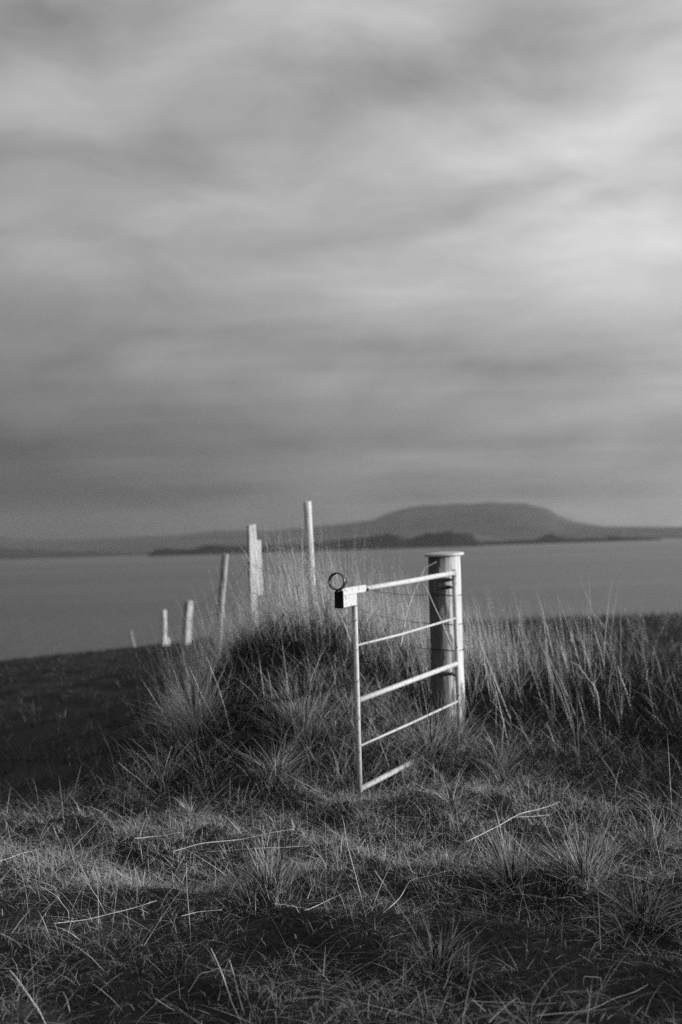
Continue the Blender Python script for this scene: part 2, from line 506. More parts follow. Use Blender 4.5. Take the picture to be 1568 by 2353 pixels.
# latch housing: a sleeve over the rail end and a deeper box beyond the stile
p0 = g_n_top
sleeve = gpart('latch_sleeve', lambda b: box(b, p0 + gx_ * -0.035 + g_up * 0.004, gx_, g_side, g_up, 0.165, 0.020, 0.0185, 0.004), m_paint)
housing = gpart('latch_housing', lambda b: box(b, p0 + gx_ * -0.108 + g_up * -0.046, gx_, g_side, g_up, 0.092, 0.0195, 0.030, 0.003), m_paint)
gpart('sleeve_bolt', lambda b: (tube(b, [p0 + gx_ * .132 + g_side * .010 - g_up * .004, p0 + gx_ * .132 + g_side * .030 - g_up * .004], 0.008, 8),
                                tube(b, [p0 + gx_ * .128 + g_up * .0, p0 + gx_ * .150 + g_up * .0], 0.0180, 12)), m_black, sleeve)
gpart('shaded_end_plate', lambda b: box(b, p0 + gx_ * -0.2045 + g_up * -0.034, gx_, g_side, g_up, 0.004, 0.0245, 0.045, 0.001), m_shade_end, housing)


def ring_build(b):
    c = p0 + gx_ * -0.205 + g_up * 0.062 + g_side * -0.006
    a1 = Vector((1, 0.10, 0)).normalized(); n = Vector((-0.38, -0.92, 0.05)).normalized()
    a1 = n.cross(ZU).normalized() * -1
    N = 36; ro, ri, hw = 0.0465, 0.0395, 0.015
    prof = [(ro, -hw), (ro, hw), ((ro + ri) / 2, hw + .002), (ri, hw), (ri, -hw), ((ro + ri) / 2, -hw - .002)]
    rows = []
    for k in range(N):
        a = 2 * math.pi * k / N; d = a1 * math.cos(a) + ZU * math.sin(a)
        rows.append([b.verts.new(c + d * r + n * w) for r, w in prof])
    for k in range(N):
        A, B = rows[k], rows[(k + 1) % N]
        for j in range(6):
            f = b.faces.new((A[j], A[(j + 1) % 6], B[(j + 1) % 6], B[j])); f.smooth = j in (0, 3)
    tube(b, [c - ZU * 0.044, c - ZU * 0.066], 0.011, 8)


gpart('latch_ring', ring_build, m_black, housing)

# ------------------------------------------------------------------ round gate post
gp_y = 9.42
gp_top = at(1021, 1272, gp_y); gp_low = at(1030, 1600, gp_y)
gp_ax = (gp_top - gp_low).normalized()
gz = float(land(gp_low.x, gp_low.y))
gp_base = gp_low - gp_ax * ((gp_low.z - gz + 0.25) / gp_ax.z)
gate_post = empty('gate_post', Vector((gp_low.x, gp_low.y, gz)))
tag(gate_post, 'thick round white painted post with flat cap that the gate hangs on', 'gate post')
GPO = Vector(gate_post.location)
bm = bmesh.new()
N, M = 48, 40
L = (gp_top - gp_base).length
ex = Vector((1, 0, 0)); ex = (ex - gp_ax * ex.dot(gp_ax)).normalized(); ey = gp_ax.cross(ex)
rw1, rw2 = Wave(1.3, 71), Wave(0.35, 72)
rows = []
for i in range(M + 1):
    h = i / M
    rr = 0.113 - 0.0085 * h
    row = []
    for k in range(N):
        a = 2 * math.pi * k / N
        r = rr * (1 + 0.012 * float(rw1(a * 0.6, h * 1.5)) + 0.008 * float(rw2(a * .55, h * .35)))
        crack = 0.006 * max(0.0, 1 - abs(((a - 4.35 - 0.12 * math.sin(h * 7)) + math.pi) % (2 * math.pi) - math.pi) / 0.07)
        row.append(bm.verts.new(gp_base + gp_ax * (L * h) + (ex * math.cos(a) + ey * math.sin(a)) * (r - crack)))
    rows.append(row)
for A, B in zip(rows, rows[1:]):
    for k in range(N):
        f = bm.faces.new((A[k], A[(k + 1) % N], B[(k + 1) % N], B[k])); f.smooth = True
bm.faces.new(rows[-1]); bm.faces.new(rows[0][::-1])
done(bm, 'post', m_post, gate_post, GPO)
bm = bmesh.new()
prof = [(0.104, -.015), (0.128, -.014), (0.1315, -.006), (0.130, .001), (0.122, .005), (0.07, .008), (0.0, .009)]
rows = []
for r, h in prof[:-1]:
    rows.append([bm.verts.new(gp_top + gp_ax * (h + .006 * math.cos(2 * math.pi * k / 48 - 1)) +
                              (ex * math.cos(2 * math.pi * k / 48) + ey * math.sin(2 * math.pi * k / 48)) * r) for k in range(48)])
for A, B in zip(rows, rows[1:]):
    for k in range(48):
        f = bm.faces.new((A[k], A[(k + 1) % 48], B[(k + 1) % 48], B[k])); f.smooth = True
tip = bm.verts.new(gp_top + gp_ax * prof[-1][1])
for k in range(48): bm.faces.new((rows[-1][k], rows[-1][(k + 1) % 48], tip))
done(bm, 'cap', m_cap, gate_post, GPO)


def on_axis(py):
    q = at(1022 + (py - 1272) * 0.0275, py, gp_y)
    return gp_base + gp_ax * ((q - gp_base).dot(gp_ax))


WRAP = [1366, 1432, 1491]
for py in WRAP:
    c = on_axis(py); bm = bmesh.new(); h = (c - gp_base).length / L
    r = 0.113 - 0.0085 * h + 0.0035
    pts = [c + (ex * math.cos(a) + ey * math.sin(a)) * r + gp_ax * 0.006 * math.sin(a * 2) for a in np.linspace(0, 2 * math.pi, 33)]
    tube(bm, pts, 0.0024, 5)
    done(bm, 'wire_wrap', m_wire, gate_post, GPO)
for py in (1331, 1348, 1545):
    c = on_axis(py); s = gpt(1, 1 - (py - 1316) / 376.0)
    d = (s - c); d = (d - gp_ax * d.dot(gp_ax)); dn = d.normalized()
    bm = bmesh.new(); box(bm, c + dn * 0.111 - ex * 0.03, dn, dn.cross(gp_ax), gp_ax, 0.004, 0.045, 0.012, 0.002)
    hg = done(bm, 'hinge', m_wire, gate_post, GPO)
    bm = bmesh.new(); tube(bm, [c + dn * 0.09, c + dn * (d.length - 0.004)], 0.0075, 8)
    done(bm, 'hinge_pin', m_wire, hg, GPO)


# ------------------------------------------------------------------ fence posts
def lumber(bm, a, b, wx, wy, rot, seed, top_cut=0.0, round_=False, bow=0.0, n=16, taper=0.0):
    """a worn wooden stake from a to b with its own small waves"""
    d = (b - a); Lh = d.length; d.normalize()
    e1 = Vector((math.cos(rot), math.sin(rot), 0)); e1 = (e1 - d * e1.dot(d)).normalized(); e2 = d.cross(e1)
    w1, w2 = Wave(0.5, seed), Wave(0.12, seed + 1)
    if round_:
        cs = [(math.cos(2 * math.pi * k / 12), math.sin(2 * math.pi * k / 12)) for k in range(12)]
    else:
        cs = [(-1, -.86), (-.86, -1), (0, -1), (.86, -1), (1, -.86), (1, 0), (1, .86), (.86, 1), (0, 1), (-.86, 1), (-1, .86), (-1, 0)]
    rows = []
    for i in range(n + 1):
        h = i / n; row = []
        for k, (u, v) in enumerate(cs):
            f = 1 + 0.03 * float(w1(k * .13, h * Lh)) + 0.02 * float(w2(k * .07, h * Lh))
            f *= 1 - taper * h
            p = a + d * (Lh * h) + e1 * (u * wx * f) + e2 * (v * wy * f) + e1 * (bow * math.sin(h * math.pi))
            if i == n: p += d * (top_cut * u + 0.004 * float(w2(k * .3, 1)))
            row.append(bm.verts.new(p))
        rows.append(row)
    for A, B in zip(rows, rows[1:]):
        for k in range(12):
            f = bm.faces.new((A[k], A[(k + 1) % 12], B[(k + 1) % 12], B[k])); f.smooth = round_
    bm.faces.new(rows[-1]); bm.faces.new(rows[0][::-1])


def foot(top, low, bury=0.2):
    """continue the line top-low down into the ground; returns the buried foot and the point at the ground"""
    d = (low - top).normalized(); p = low.copy()
    for _ in range(400):
        if p.z < float(land(p.x, p.y)): break
        p += d * 0.01
    return p + d * bury, p


FG = 'old wooden posts of the wire fence running down to the water'
ATT = []                                                 # where the wires touch each post


def stake(top_px, low_px, y, label, parts):
    top, low = at(*top_px, y), at(*low_px, y)
    f, gpt_ = foot(top, low)
    root = empty('fence_post', gpt_); tag(root, label, 'fence post', FG)
    for nm, build, m in parts:
        bm = bmesh.new(); build(bm, top, f, (top - f).normalized())
        done(bm, nm, m, root, gpt_)
    ATT.append((top, f))
    return root


stake((706, 1152), (719, 1430), 11.0, 'tallest and thinnest pale stake nearest the gate latch',
      [('stake', lambda b, t_, f, d: lumber(b, f, t_, 0.030, 0.030, rad(38), 101, 0.004, round_=True, bow=0.008), m_pale)])
stake((578, 1207), (583, 1410), 12.6, 'thick square post with a plank nailed on its right side',
      [('post', lambda b, t_, f, d: lumber(b, f, t_, 0.036, 0.024, rad(27), 111, 0.004), m_pale),
       ('plank', lambda b, t_, f, d: lumber(b, f + d * ((t_ - f).length - .62) + Vector((.056, .034, 0)), f + d * ((t_ - f).length - .135) + Vector((.050, .034, 0)),
                                            0.026, 0.018, rad(27), 113, 0.0), m_pale)])
stake((518, 1273), (509, 1432), 14.5, 'narrow weathered stake leaning right behind the grassy bank',
      [('stake', lambda b, t_, f, d: lumber(b, f, t_, 0.033, 0.038, rad(50), 121, 0.012, round_=True, bow=-0.022), m_grey)])
stake((437, 1381), (431, 1470), 30.0, 'short two-toned post leaning right at the end of the bank',
      [('post', lambda b, t_, f, d: lumber(b, f, t_, 0.058, 0.052, rad(24), 131, 0.006), m_pale),
       ('plank', lambda b, t_, f, d: lumber(b, f + d * .1 + Vector((-.088, .03, 0)), t_ + Vector((-.084, .03, .016)), 0.036, 0.03, rad(10), 133), m_dull)])
stake((377, 1402), (379, 1484), 32.0, 'short round pole with a stub block at its foot',
      [('pole', lambda b, t_, f, d: lumber(b, f, t_, 0.056, 0.056, rad(10), 141, 0.0, round_=True, taper=0.08), m_pale),
       ('foot_block', lambda b, t_, f, d: lumber(b, at(380, 1487, 31.9) - Vector((0, 0, .2)), at(380, 1465, 31.9) + Vector((.008, 0, 0)), 0.084, 0.064, rad(25), 143), m_pale)])
stake((300, 1449), (309, 1492), 37.0, 'faint thin stake farthest down the fence line',
      [('stake', lambda b, t_, f, d: lumber(b, f, t_, 0.045, 0.040, rad(30), 151, 0.02, round_=True, taper=.25), m_dull)])

# strained wires, slack now, from the gate post down the line of stakes
for k, (py, dropm) in enumerate(zip(WRAP, (0.62, 0.80, 0.96))):
    pts = [on_axis(py) + Vector((-.105, .02, 0))]
    for j, (t_, f) in enumerate(ATT):
        hgt = max((t_ - f).length - 0.2 - (0.0 if j else 0.0), 0.4)
        d = (t_ - f).normalized()
        frac = (0.86, 0.66, 0.46)[k] * (0.72 if j == 0 else 0.9)
        pts.append(f + d * (0.2 + hgt * frac) + Vector((-.03, -.035, 0)))
    fine = []
    for a, b in zip(pts, pts[1:]):
        for s in np.linspace(0, 1, 12, endpoint=False):
            q = a.lerp(b, s); q.z -= 0.05 * 4 * s * (1 - s) * (1.4 if k == 0 else 1); fine.append(q)
    fine.append(pts[-1])
    bm = bmesh.new(); tube(bm, fine, 0.0019, 5)
    o = done(bm, 'fence_wire', m_wire, None, fine[0])
    tag(o, ('uppermost', 'middle', 'lowest')[k] + ' slack dark wire running left from the gate post', 'fence wire', 'slack wires of the fence')

# ------------------------------------------------------------------ grass
m_grass, t = mat('grass_blade')
tone = t('ShaderNodeAttribute', attribute_name='tone').outputs['Fac']
geo = t('ShaderNodeTexCoord').outputs['Object']
nn = t('ShaderNodeTexNoise', {'Vector': geo, 'Scale': 35.0, 'Detail': 2.0}).outputs[0]
col = t.math('MULTIPLY', tone, t.rng(nn, 0.3, 0.7, 0.75, 1.2))
d1 = t('ShaderNodeBsdfPrincipled', {'Base Color': col, 'Roughness': 0.5, 'Specular IOR Level': 0.35})
d2 = t('ShaderNodeBsdfTranslucent', {'Color': col})
mx = t('ShaderNodeMixShader', {0: 0.28, 1: d1.outputs[0], 2: d2.outputs[0]})
t('ShaderNodeOutputMaterial', {'Surface': mx.outputs[0]})


def blades(base, length, width, az_, th0, curl, tone_, segs=3, seedheads=0.0):
    """ribbon blades, all arrays of length n; returns verts, quads, tris, tone"""
    n = len(base)
    r = np.random.default_rng(int(abs(base[:, 0].sum()) * 1000) % 99991)
    tw = r.uniform(-1.2, 1.2, n)
    sx, sy = -np.sin(az_) * np.cos(tw), np.cos(az_) * np.cos(tw)
    side = np.stack([sx + np.cos(az_) * np.sin(tw), sy + np.sin(az_) * np.sin(tw), np.zeros(n)], -1)
    side /= np.linalg.norm(side, axis=1, keepdims=True) + 1e-9
    nv = segs * 2 + 1
    V = np.zeros((n, nv, 3)); p = base.copy()
    for s in range(segs + 1):
        f = s / segs
        w = width * (1 - 0.75 * f ** 1.5)
        if s < segs:
            V[:, 2 * s] = p - side * (w * .5)[:, None]; V[:, 2 * s + 1] = p + side * (w * .5)[:, None]
        else:
            V[:, 2 * s] = p
        th = th0 + curl * (f + 0.5 / segs)
        st = (length / segs)[:, None]
        p = p + st * np.stack([np.sin(th) * np.cos(az_), np.sin(th) * np.sin(az_), np.cos(th)], -1)
    o = (np.arange(n) * nv)[:, None]
    q = np.concatenate([o + np.array([2 * s, 2 * s + 1, 2 * s + 3, 2 * s + 2]) for s in range(segs - 1)], 0) if segs > 1 else np.zeros((0, 4), int)
    tr = o + np.array([2 * segs - 2, 2 * segs - 1, 2 * segs])
    return V.reshape(-1, 3), q, tr, np.repeat(tone_, nv)


class Sward:
    def __init__(self): self.V, self.Q, self.T, self.A, self.n = [], [], [], [], 0

    def add(self, part):
        v, q, tr, a = part
        self.V.append(v); self.Q.append(q + self.n); self.T.append(tr + self.n); self.A.append(a); self.n += len(v)

    def build(self, name, parent=None, origin=None):
        v = np.concatenate(self.V)
        if origin is not None: v = v - np.array(origin)
        me = from_np(name, v, np.concatenate(self.T), np.concatenate(self.Q), False, {'tone': np.concatenate(self.A)})
        return link(name, me, m_grass, parent)


def tones(n, dry, r, lo=0.035, hi=0.085, dlo=0.22, dhi=0.46):
    """albedo of each blade: green ones dark, dead ones straw"""
    a = r.uniform(lo, hi, n); m = r.random(n) < dry
    a[m] = r.uniform(dlo, dhi, m.sum()); return a


w_dry = Wave(1.7, 61)


def dry_and_light(x, y):
    d = 0.55 + 0.30 * w_dry(x, y) + 1.0 * np.exp(-((y - 6.9) / 0.75) ** 2) - 0.28 * sstep(6.0, 5.2, y) - 0.16 * sstep(0.2, 1.2, x) * sstep(5.0, 6.0, y)  # painted light: more pale straw in the sunlit band, less where shadow lies
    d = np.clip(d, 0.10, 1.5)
    return d * (1 - 0.93 * sstep(-0.9, -1.6, x + 0.05 * (y - 9)) * sstep(7.8, 9.0, y))  # straw nearly removed on the left slope to paint its shade


def scatter(n_clump, per, xr, yr, spread, L, wd, lean, curl, dry, seed, keep=None, lscale=None, green=(0.012, 0.034), straw=(0.28, 0.62), segs=3, wind=(0.0, 0.0), dens=None, sink=0.01):
    """clumps of blades leaning outwards from the middle of each clump"""
    r = np.random.default_rng(seed)
    cx = r.uniform(*xr, n_clump); cy = r.uniform(*yr, n_clump)
    if keep is not None:
        k = r.random(n_clump) < keep(cx, cy); cx, cy = cx[k], cy[k]
    nc = len(cx); cs = r.uniform(0.55, 1.25, nc); cd = np.clip(dry * r.uniform(0.3, 1.7, nc) * dry_and_light(cx, cy), 0, 1)
    # each clump has a direction in which it is combed
    cw = r.uniform(0, 2 * np.pi, nc)
    i = np.repeat(np.arange(nc), per); n = len(i)
    rr = np.abs(r.normal(0, 1, n)); aa = r.uniform(0, 2 * np.pi, n)
    x = cx[i] + rr * spread * np.cos(aa); y = cy[i] + rr * spread * np.sin(aa)
    z = land(x, y) - sink
    a_out = aa + r.normal(0, 0.7, n)
    vx = np.cos(a_out) + 0.5 * np.cos(cw[i]) + wind[0]; vy = np.sin(a_out) + 0.5 * np.sin(cw[i]) + wind[1]
    az_ = np.arctan2(vy, vx)
    ln = r.uniform(*L, n) * cs[i]
    if lscale is not None: ln = ln * lscale(x, y)
    th0 = np.clip(np.abs(r.normal(lean[0], lean[1], n)), 0.02, 1.45)
    cu = np.abs(r.normal(curl[0], curl[1], n))
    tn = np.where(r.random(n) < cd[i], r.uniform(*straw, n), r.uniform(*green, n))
    return blades(np.stack([x, y, z], -1), ln, r.uniform(*wd, n) * np.exp(r.normal(0, .3, n)), az_, th0, cu, tn, segs)


def view_margin(x, y, m=0.6):
    return (np.abs(x) < 0.24 * y * 1.08 + m)


# short turf of the track in front
turf = Sward()
near_x, near_y = (-3.0, 4.2), (3.5, 9.2)
patch = lambda x, y: np.clip(0.62 + 0.42 * w_mid(x + 3, y + 9) + 0.25 * w_small(x, y + 5) + .5 * np.exp(-((y - 6.9) / .6) ** 2), 0.6, 1)
# fine fuzz of short leaves
turf.add(scatter(9500, 40, near_x, near_y, 0.06, (0.03, 0.075), (0.0016, 0.0030), (0.75, 0.45), (0.6, 0.5), 0.40, 11, segs=2,
                 green=(0.018, 0.045), straw=(0.40, 0.74), keep=lambda x, y: patch(x, y) * view_margin(x, y, 0.9)))
# tufts
turf.add(scatter(2600, 36, near_x, near_y, 0.04, (0.05, 0.135), (0.0015, 0.0028), (0.6, 0.38), (0.7, 0.5), 0.42, 12,
                 green=(0.018, 0.045), straw=(0.40, 0.74), keep=lambda x, y: patch(x, y) ** 2 * view_margin(x, y, 0.9)))
# dead leaves and straw lying on top, mostly across the slope
turf.add(scatter(9000, 6, near_x, near_y, 0.09, (0.04, 0.16), (0.0014, 0.0028), (1.35, 0.18), (0.2, 0.35), 0.85, 13,
                 green=(0.018, 0.045), straw=(0.40, 0.74), keep=lambda x, y: patch(x + 1, y) * view_margin(x, y, 0.8), sink=-0.03))
turf.add(scatter(2200, 2, near_x, near_y, 0.05, (0.14, 0.42), (0.0010, 0.0022), (1.30, 0.18), (0.35, 0.45), 1.6, 15, segs=4,
                 green=(0.018, 0.045), straw=(0.40, 0.74), keep=lambda x, y: 1.0 * view_margin(x, y, 0.6), sink=-0.045))
# fine upright stalks
turf.add(scatter(520, 3, near_x, near_y, 0.10, (0.12, 0.30), (0.0012, 0.0020), (0.40, 0.28), (0.35, 0.3), 0.9, 14,
                 green=(0.018, 0.045), straw=(0.40, 0.74), keep=lambda x, y: 1.0 * view_margin(x, y, 0.6)))
turf.add(scatter(3800, 2, near_x, near_y, 0.06, (0.10, 0.36), (0.0009, 0.0020), (1.15, 0.3), (0.6, 0.7), 2.0, 16, segs=5,
                 straw=(0.4, 0.72), keep=lambda x, y: 1.0 * view_margin(x, y, 0.6), sink=-0.05))
turf.add(scatter(1500, 3, near_x, near_y, 0.05, (0.05, 0.14), (0.0024, 0.0042), (1.1, 0.3), (0.8, 0.6), 1.4, 17, segs=3,
                 straw=(0.3, 0.6), keep=lambda x, y: patch(x + 2, y + 3) * view_margin(x, y, 0.6), sink=-0.03))
tag(turf.build('short_grass'), 'short tangled grass of the trodden ground in front', kind='stuff')


def bankw(x, y):
    return np.clip(g2(x, y, -0.5, 9.6, 0.75, 1.1) * 1.3 + g2(x, y, -0.2, 12, 1.0, 2.4) * .9, 0, 1) * sstep(-1.55, -0.80, x + 0.03 * (y - 9) + 0.12 * w_mid(x, y))


def flank(x, y):
    return 1 - 0.6 * sstep(-0.75, -1.35, x) * sstep(8.8, 9.4, y)


mound = Sward()
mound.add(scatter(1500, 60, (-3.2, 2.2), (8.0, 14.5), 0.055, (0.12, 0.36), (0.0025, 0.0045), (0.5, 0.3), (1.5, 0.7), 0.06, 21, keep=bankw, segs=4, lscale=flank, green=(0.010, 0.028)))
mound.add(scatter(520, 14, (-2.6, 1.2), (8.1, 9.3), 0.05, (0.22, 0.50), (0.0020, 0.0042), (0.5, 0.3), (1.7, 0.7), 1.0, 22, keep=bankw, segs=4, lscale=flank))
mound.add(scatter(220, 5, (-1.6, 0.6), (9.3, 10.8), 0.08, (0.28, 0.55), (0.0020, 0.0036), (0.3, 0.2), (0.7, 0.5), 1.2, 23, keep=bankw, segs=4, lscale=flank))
tag(mound.build('bank_grass'), 'long shaggy grass on the bank behind and left of the gate', kind='stuff')


def fieldw(x, y):
    left = sstep(0.2, -1.6, x)
    return (1 - bankw(x, y) * 0.8) * np.where(y < 13, 1.0, np.clip(1.6 - y / 22.0, 0.12, 1)) * (np.abs(x) < 0.24 * y * 1.1 + 1.5 + 2.5 * (x > 0))


def shorter(x, y):
    return 1 - 0.62 * sstep(-0.7, -1.7, x + 0.09 * (y - 10)) 


field = Sward()
field.add(scatter(5200, 26, (-5.0, 8.0), (7.8, 15.0), 0.09, (0.10, 0.26), (0.003, 0.0055), (0.5, 0.3), (0.8, 0.5), 0.22, 31, green=(0.018, 0.045),
                  keep=lambda x, y: fieldw(x, y) * np.where(x < -0.8, sstep(-0.8, -1.8, x) * 0.6 + .25, 1) * (0.4 + 0.6 * (w_big(x, y) > -0.4)), lscale=shorter))
field.add(scatter(6500, 16, (-13, 16), (15.0, 44.0), 0.16, (0.14, 0.34), (0.007, 0.013), (0.5, 0.3), (0.8, 0.5), 0.20, 32, green=(0.025, 0.065),
                  keep=lambda x, y: (np.abs(x) < .25 * y + 2) * np.where(x < -1.0, 0.9, 1.0), segs=2, lscale=shorter))
field.add(scatter(900, 18, (0.9, 5.0), (6.6, 12.5), 0.07, (0.16, 0.38), (0.0022, 0.004), (0.5, 0.3), (0.9, 0.5), 0.4, 33,
                  keep=lambda x, y: (sstep(0.9, 1.6, x + (y - 8) * .2)) * (0.3 + 0.7 * (w_mid(x, y) > 0)), segs=4))
tag(field.build('field_grass'), 'rough dark grass of the slope and the field behind the fence', kind='stuff')


def culms(n, xr, yr, L, seed, keep, wd=(0.0024, 0.0044), lean=(0.16, 0.14), heads=True, dry=1.0):
    """tall flowering stems with feathery seed heads"""
    r = np.random.default_rng(seed)
    x = r.uniform(*xr, n); y = r.uniform(*yr, n); k = r.random(n) < keep(x, y); x, y = x[k], y[k]; n = len(x)
    z = land(x, y) - 0.02
    b = np.stack([x, y, z], -1); ln = r.uniform(*L, n) * (0.85 + 0.15 * r.random(n))
    az_ = r.normal(np.pi, 1.1, n)                       # most lean a little to the left, down wind
    th = np.abs(r.normal(*lean, n)); cu = np.abs(r.normal(0.15, 0.14, n)); tn = r.uniform(0.36, 0.68, n) * dry
    parts = [blades(b, ln, r.uniform(*wd, n), az_, th, cu, tn, 4)]
    if heads:
        rep = 13; i = np.repeat(np.arange(n), rep); f = r.uniform(0.74, 1.0, len(i))
        # position along the curved stem
        p = b[i].copy(); S_ = 6
        for s in range(S_):
            fa = (s + .5) / S_ * f; ang = th[i] + cu[i] * fa
            p += (ln[i] * f / S_)[:, None] * np.stack([np.sin(ang) * np.cos(az_[i]), np.sin(ang) * np.sin(az_[i]), np.cos(ang)], -1)
        parts.append(blades(p, r.uniform(0.015, 0.05, len(i)) * (1.25 - f), r.uniform(0.0016, 0.0034, len(i)), r.uniform(0, 6.28, len(i)),
                            r.uniform(0.2, 0.9, len(i)), r.uniform(0, .8, len(i)), tn[i] * 0.9, 2))
    # narrow stem leaves
    rep = 2; i = np.repeat(np.arange(n), rep); f = r.uniform(0.1, 0.55, len(i))
    p = b[i] + (ln[i] * f)[:, None] * np.stack([np.sin(th[i]) * np.cos(az_[i]), np.sin(th[i]) * np.sin(az_[i]), np.cos(th[i])], -1)
    parts.append(blades(p, r.uniform(0.08, 0.22, len(i)), r.uniform(0.002, 0.004, len(i)), r.uniform(0, 6.28, len(i)),
                        r.uniform(0.3, 0.8, len(i)), r.uniform(0.2, 1.3, len(i)), tn[i], 3))
    return parts


tall = Sward()
# leafy dense base of the tall grass beside the post
tall.add(scatter(1300, 44, (0.8, 4.5), (8.9, 13.0), 0.07, (0.14, 0.40), (0.003, 0.005), (0.5, 0.3), (1.3, 0.6), 0.28, 44,
                 keep=lambda x, y: np.clip(g2(x, y, 1.6, 10.2, .8, .8) * 1.3 + g2(x, y, 3.0, 10.8, 1.0, 1.0), 0, 1), segs=4))
tall.add(scatter(300, 40, (-0.1, 1.2), (9.8, 12.2), 0.09, (0.26, 0.52), (0.003, 0.005), (0.35, 0.25), (0.7, 0.5), 0.4, 45, segs=4))
kb = lambda x, y: np.clip(g2(x, y, 0.30, 10.9, 0.5, 1.0) * 1.2 + g2(x, y, -0.45, 13.0, 0.5, .9) + .6 * g2(x, y, -.05, 11.8, .4, .8), 0, 1)
for p in culms(11500, (-1.6, 1.2), (9.6, 14.5), (0.42, 0.98), 41, kb): tall.add(p)
kr = lambda x, y: np.clip(g2(x, y, 1.35, 10.8, 0.42, 0.9) + g2(x, y, 2.8, 12.0, 1.0, 1.6) * .035 + g2(x, y, 0.95, 11.4, .4, 1.2), 0, 1)
for p in culms(60, (-.35, 0.2), (10.3, 11.2), (1.0, 1.22), 46, lambda x, y: 1 + 0 * x): tall.add(p)
for p in culms(2900, (0.6, 5.0), (9.2, 16.0), (0.40, 0.92), 42, kr): tall.add(p)
for p in culms(220, (1.0, 4.0), (8.0, 11.0), (0.30, 0.7), 43, lambda x, y: 0.30 + 0 * x, lean=(0.35, 0.3), heads=False): tall.add(p)
for p in culms(110, (-3.6, -1.1), (8.9, 15.0), (0.14, 0.42), 47, lambda x, y: 1 + 0 * x, lean=(0.7, 0.35), heads=False, dry=0.55): tall.add(p)
tag(tall.build('tall_dry_grass'), 'tall pale dry grass with seed heads behind the gate', kind='stuff')

# ------------------------------------------------------------------ single tussocks
def tussock(px, py, n, L, lean, curl, dry, label, seed, spread=0.05, wd=(0.0022, 0.004), push=(0.0, 0.0), hump=0.05):
    r = np.random.default_rng(seed); c = ground_at(px, py)
    a = r.uniform(0, 2 * np.pi, n); rr = np.abs(r.normal(0, spread, n))
    x = c.x + rr * np.cos(a); y = c.y + rr * np.sin(a)
    z = land(x, y) - 0.01 + hump * np.exp(-(rr / (spread * 1.3)) ** 2)
    ao = a + r.normal(0, .75, n)
    az_ = np.arctan2(np.sin(ao) + push[1], np.cos(ao) + push[0])
    th = np.clip(np.abs(r.normal(lean[0], lean[1], n)), .03, 1.45)
    tn = np.where(r.random(n) < dry, r.uniform(.28, .62, n), r.uniform(.012, .036, n))
    s_ = Sward()
    s_.add(blades(np.stack([x, y, z], -1), r.uniform(*L, n) * np.exp(r.normal(0, .25, n)), r.uniform(*wd, n) * np.exp(r.normal(0, .3, n)), az_, th, np.abs(r.normal(*curl, n)), tn, 4))
    o = s_.build('grass_tussock', None, c); o.location = c
    tag(o, label, 'grass tussock', 'grass tussocks standing out from the turf')


tussock(1045, 1735, 700, (.12, .34), (.55, .35), (.9, .5), .45, 'shaggy tussock hiding the hinge end of the gate bottom rail', 301, .07)
tussock(992, 1756, 800, (.14, .34), (.6, .35), (.9, .5), .45, 'low tussock under the right end of the bottom rail', 302, .05)
tussock(1040, 1870, 260, (.10, .24), (.7, .3), (1.1, .4), .6, 'drooping tuft of pale leaves in front of the hinge stile', 303, .04)
tussock(450, 1700, 650, (.20, .42), (.5, .3), (.6, .4), .8, 'wind-combed pale tussock on the left flank of the bank', 304, .09, push=(-.35, .2))
tussock(700, 1700, 650, (.18, .40), (.4, .28), (.7, .4), .6, 'bright bushy tussock close left of the latch stile', 305, .09)
tussock(640, 1790, 320, (.14, .30), (.8, .3), (.7, .4), .6, 'flattened tussock below the bank pointing right', 306, .05, push=(.8, 0))
tussock(1160, 1800, 420, (.16, .34), (.5, .35), (1.1, .5), .6, 'curly dry tussock right of the gate', 307, .06)
tussock(1340, 2040, 620, (.12, .30), (.75, .35), (.4, .3), .5, 'large spiky tussock fanning out in the right foreground', 308, .05, push=(-.25, .3))
tussock(1500, 1985, 420, (.10, .24), (.6, .3), (.5, .3), .5, 'dense spiky tussock near the right edge', 309, .05)
tussock(1480, 2140, 420, (.12, .26), (.9, .3), (.5, .3), .35, 'dark sprawling tussock below the spiky one at the right edge', 310, .06)
tussock(1170, 2040, 380, (.12, .28), (.6, .35), (.4, .3), .55, 'thin-leaved tussock beside the large spiky one', 311, .05, push=(-.5, .2))
tussock(150, 1865, 300, (.10, .20), (.8, .3), (.8, .4), .6, 'small pale tussock on the left where the slope drops', 312, .06)
tussock(440, 1890, 420, (.06, .15), (.7, .35), (.9, .4), .55, 'fuzzy low tussock on the trodden ground below the bank', 313, .06)
tussock(620, 2060, 460, (.08, .22), (.55, .35), (.4, .3), .55, 'upright fine-leaved tussock in the middle foreground', 314, .07)
tussock(1010, 2240, 380, (.08, .2), (.7, .35), (.5, .3), .45, 'ragged tussock low in the middle of the foreground', 315, .06)

# ------------------------------------------------------------------ single straws
m_straw, t = mat('dry_straw')
co = t('ShaderNodeTexCoord').outputs['Object']
n_a = t('ShaderNodeTexNoise', {'Vector': co, 'Scale': 45.0, 'Detail': 2.0}).outputs[0]
finish(t, t.rng(n_a, .3, .7, .50, .74), 0.45, None, 0, 0, 0.4)


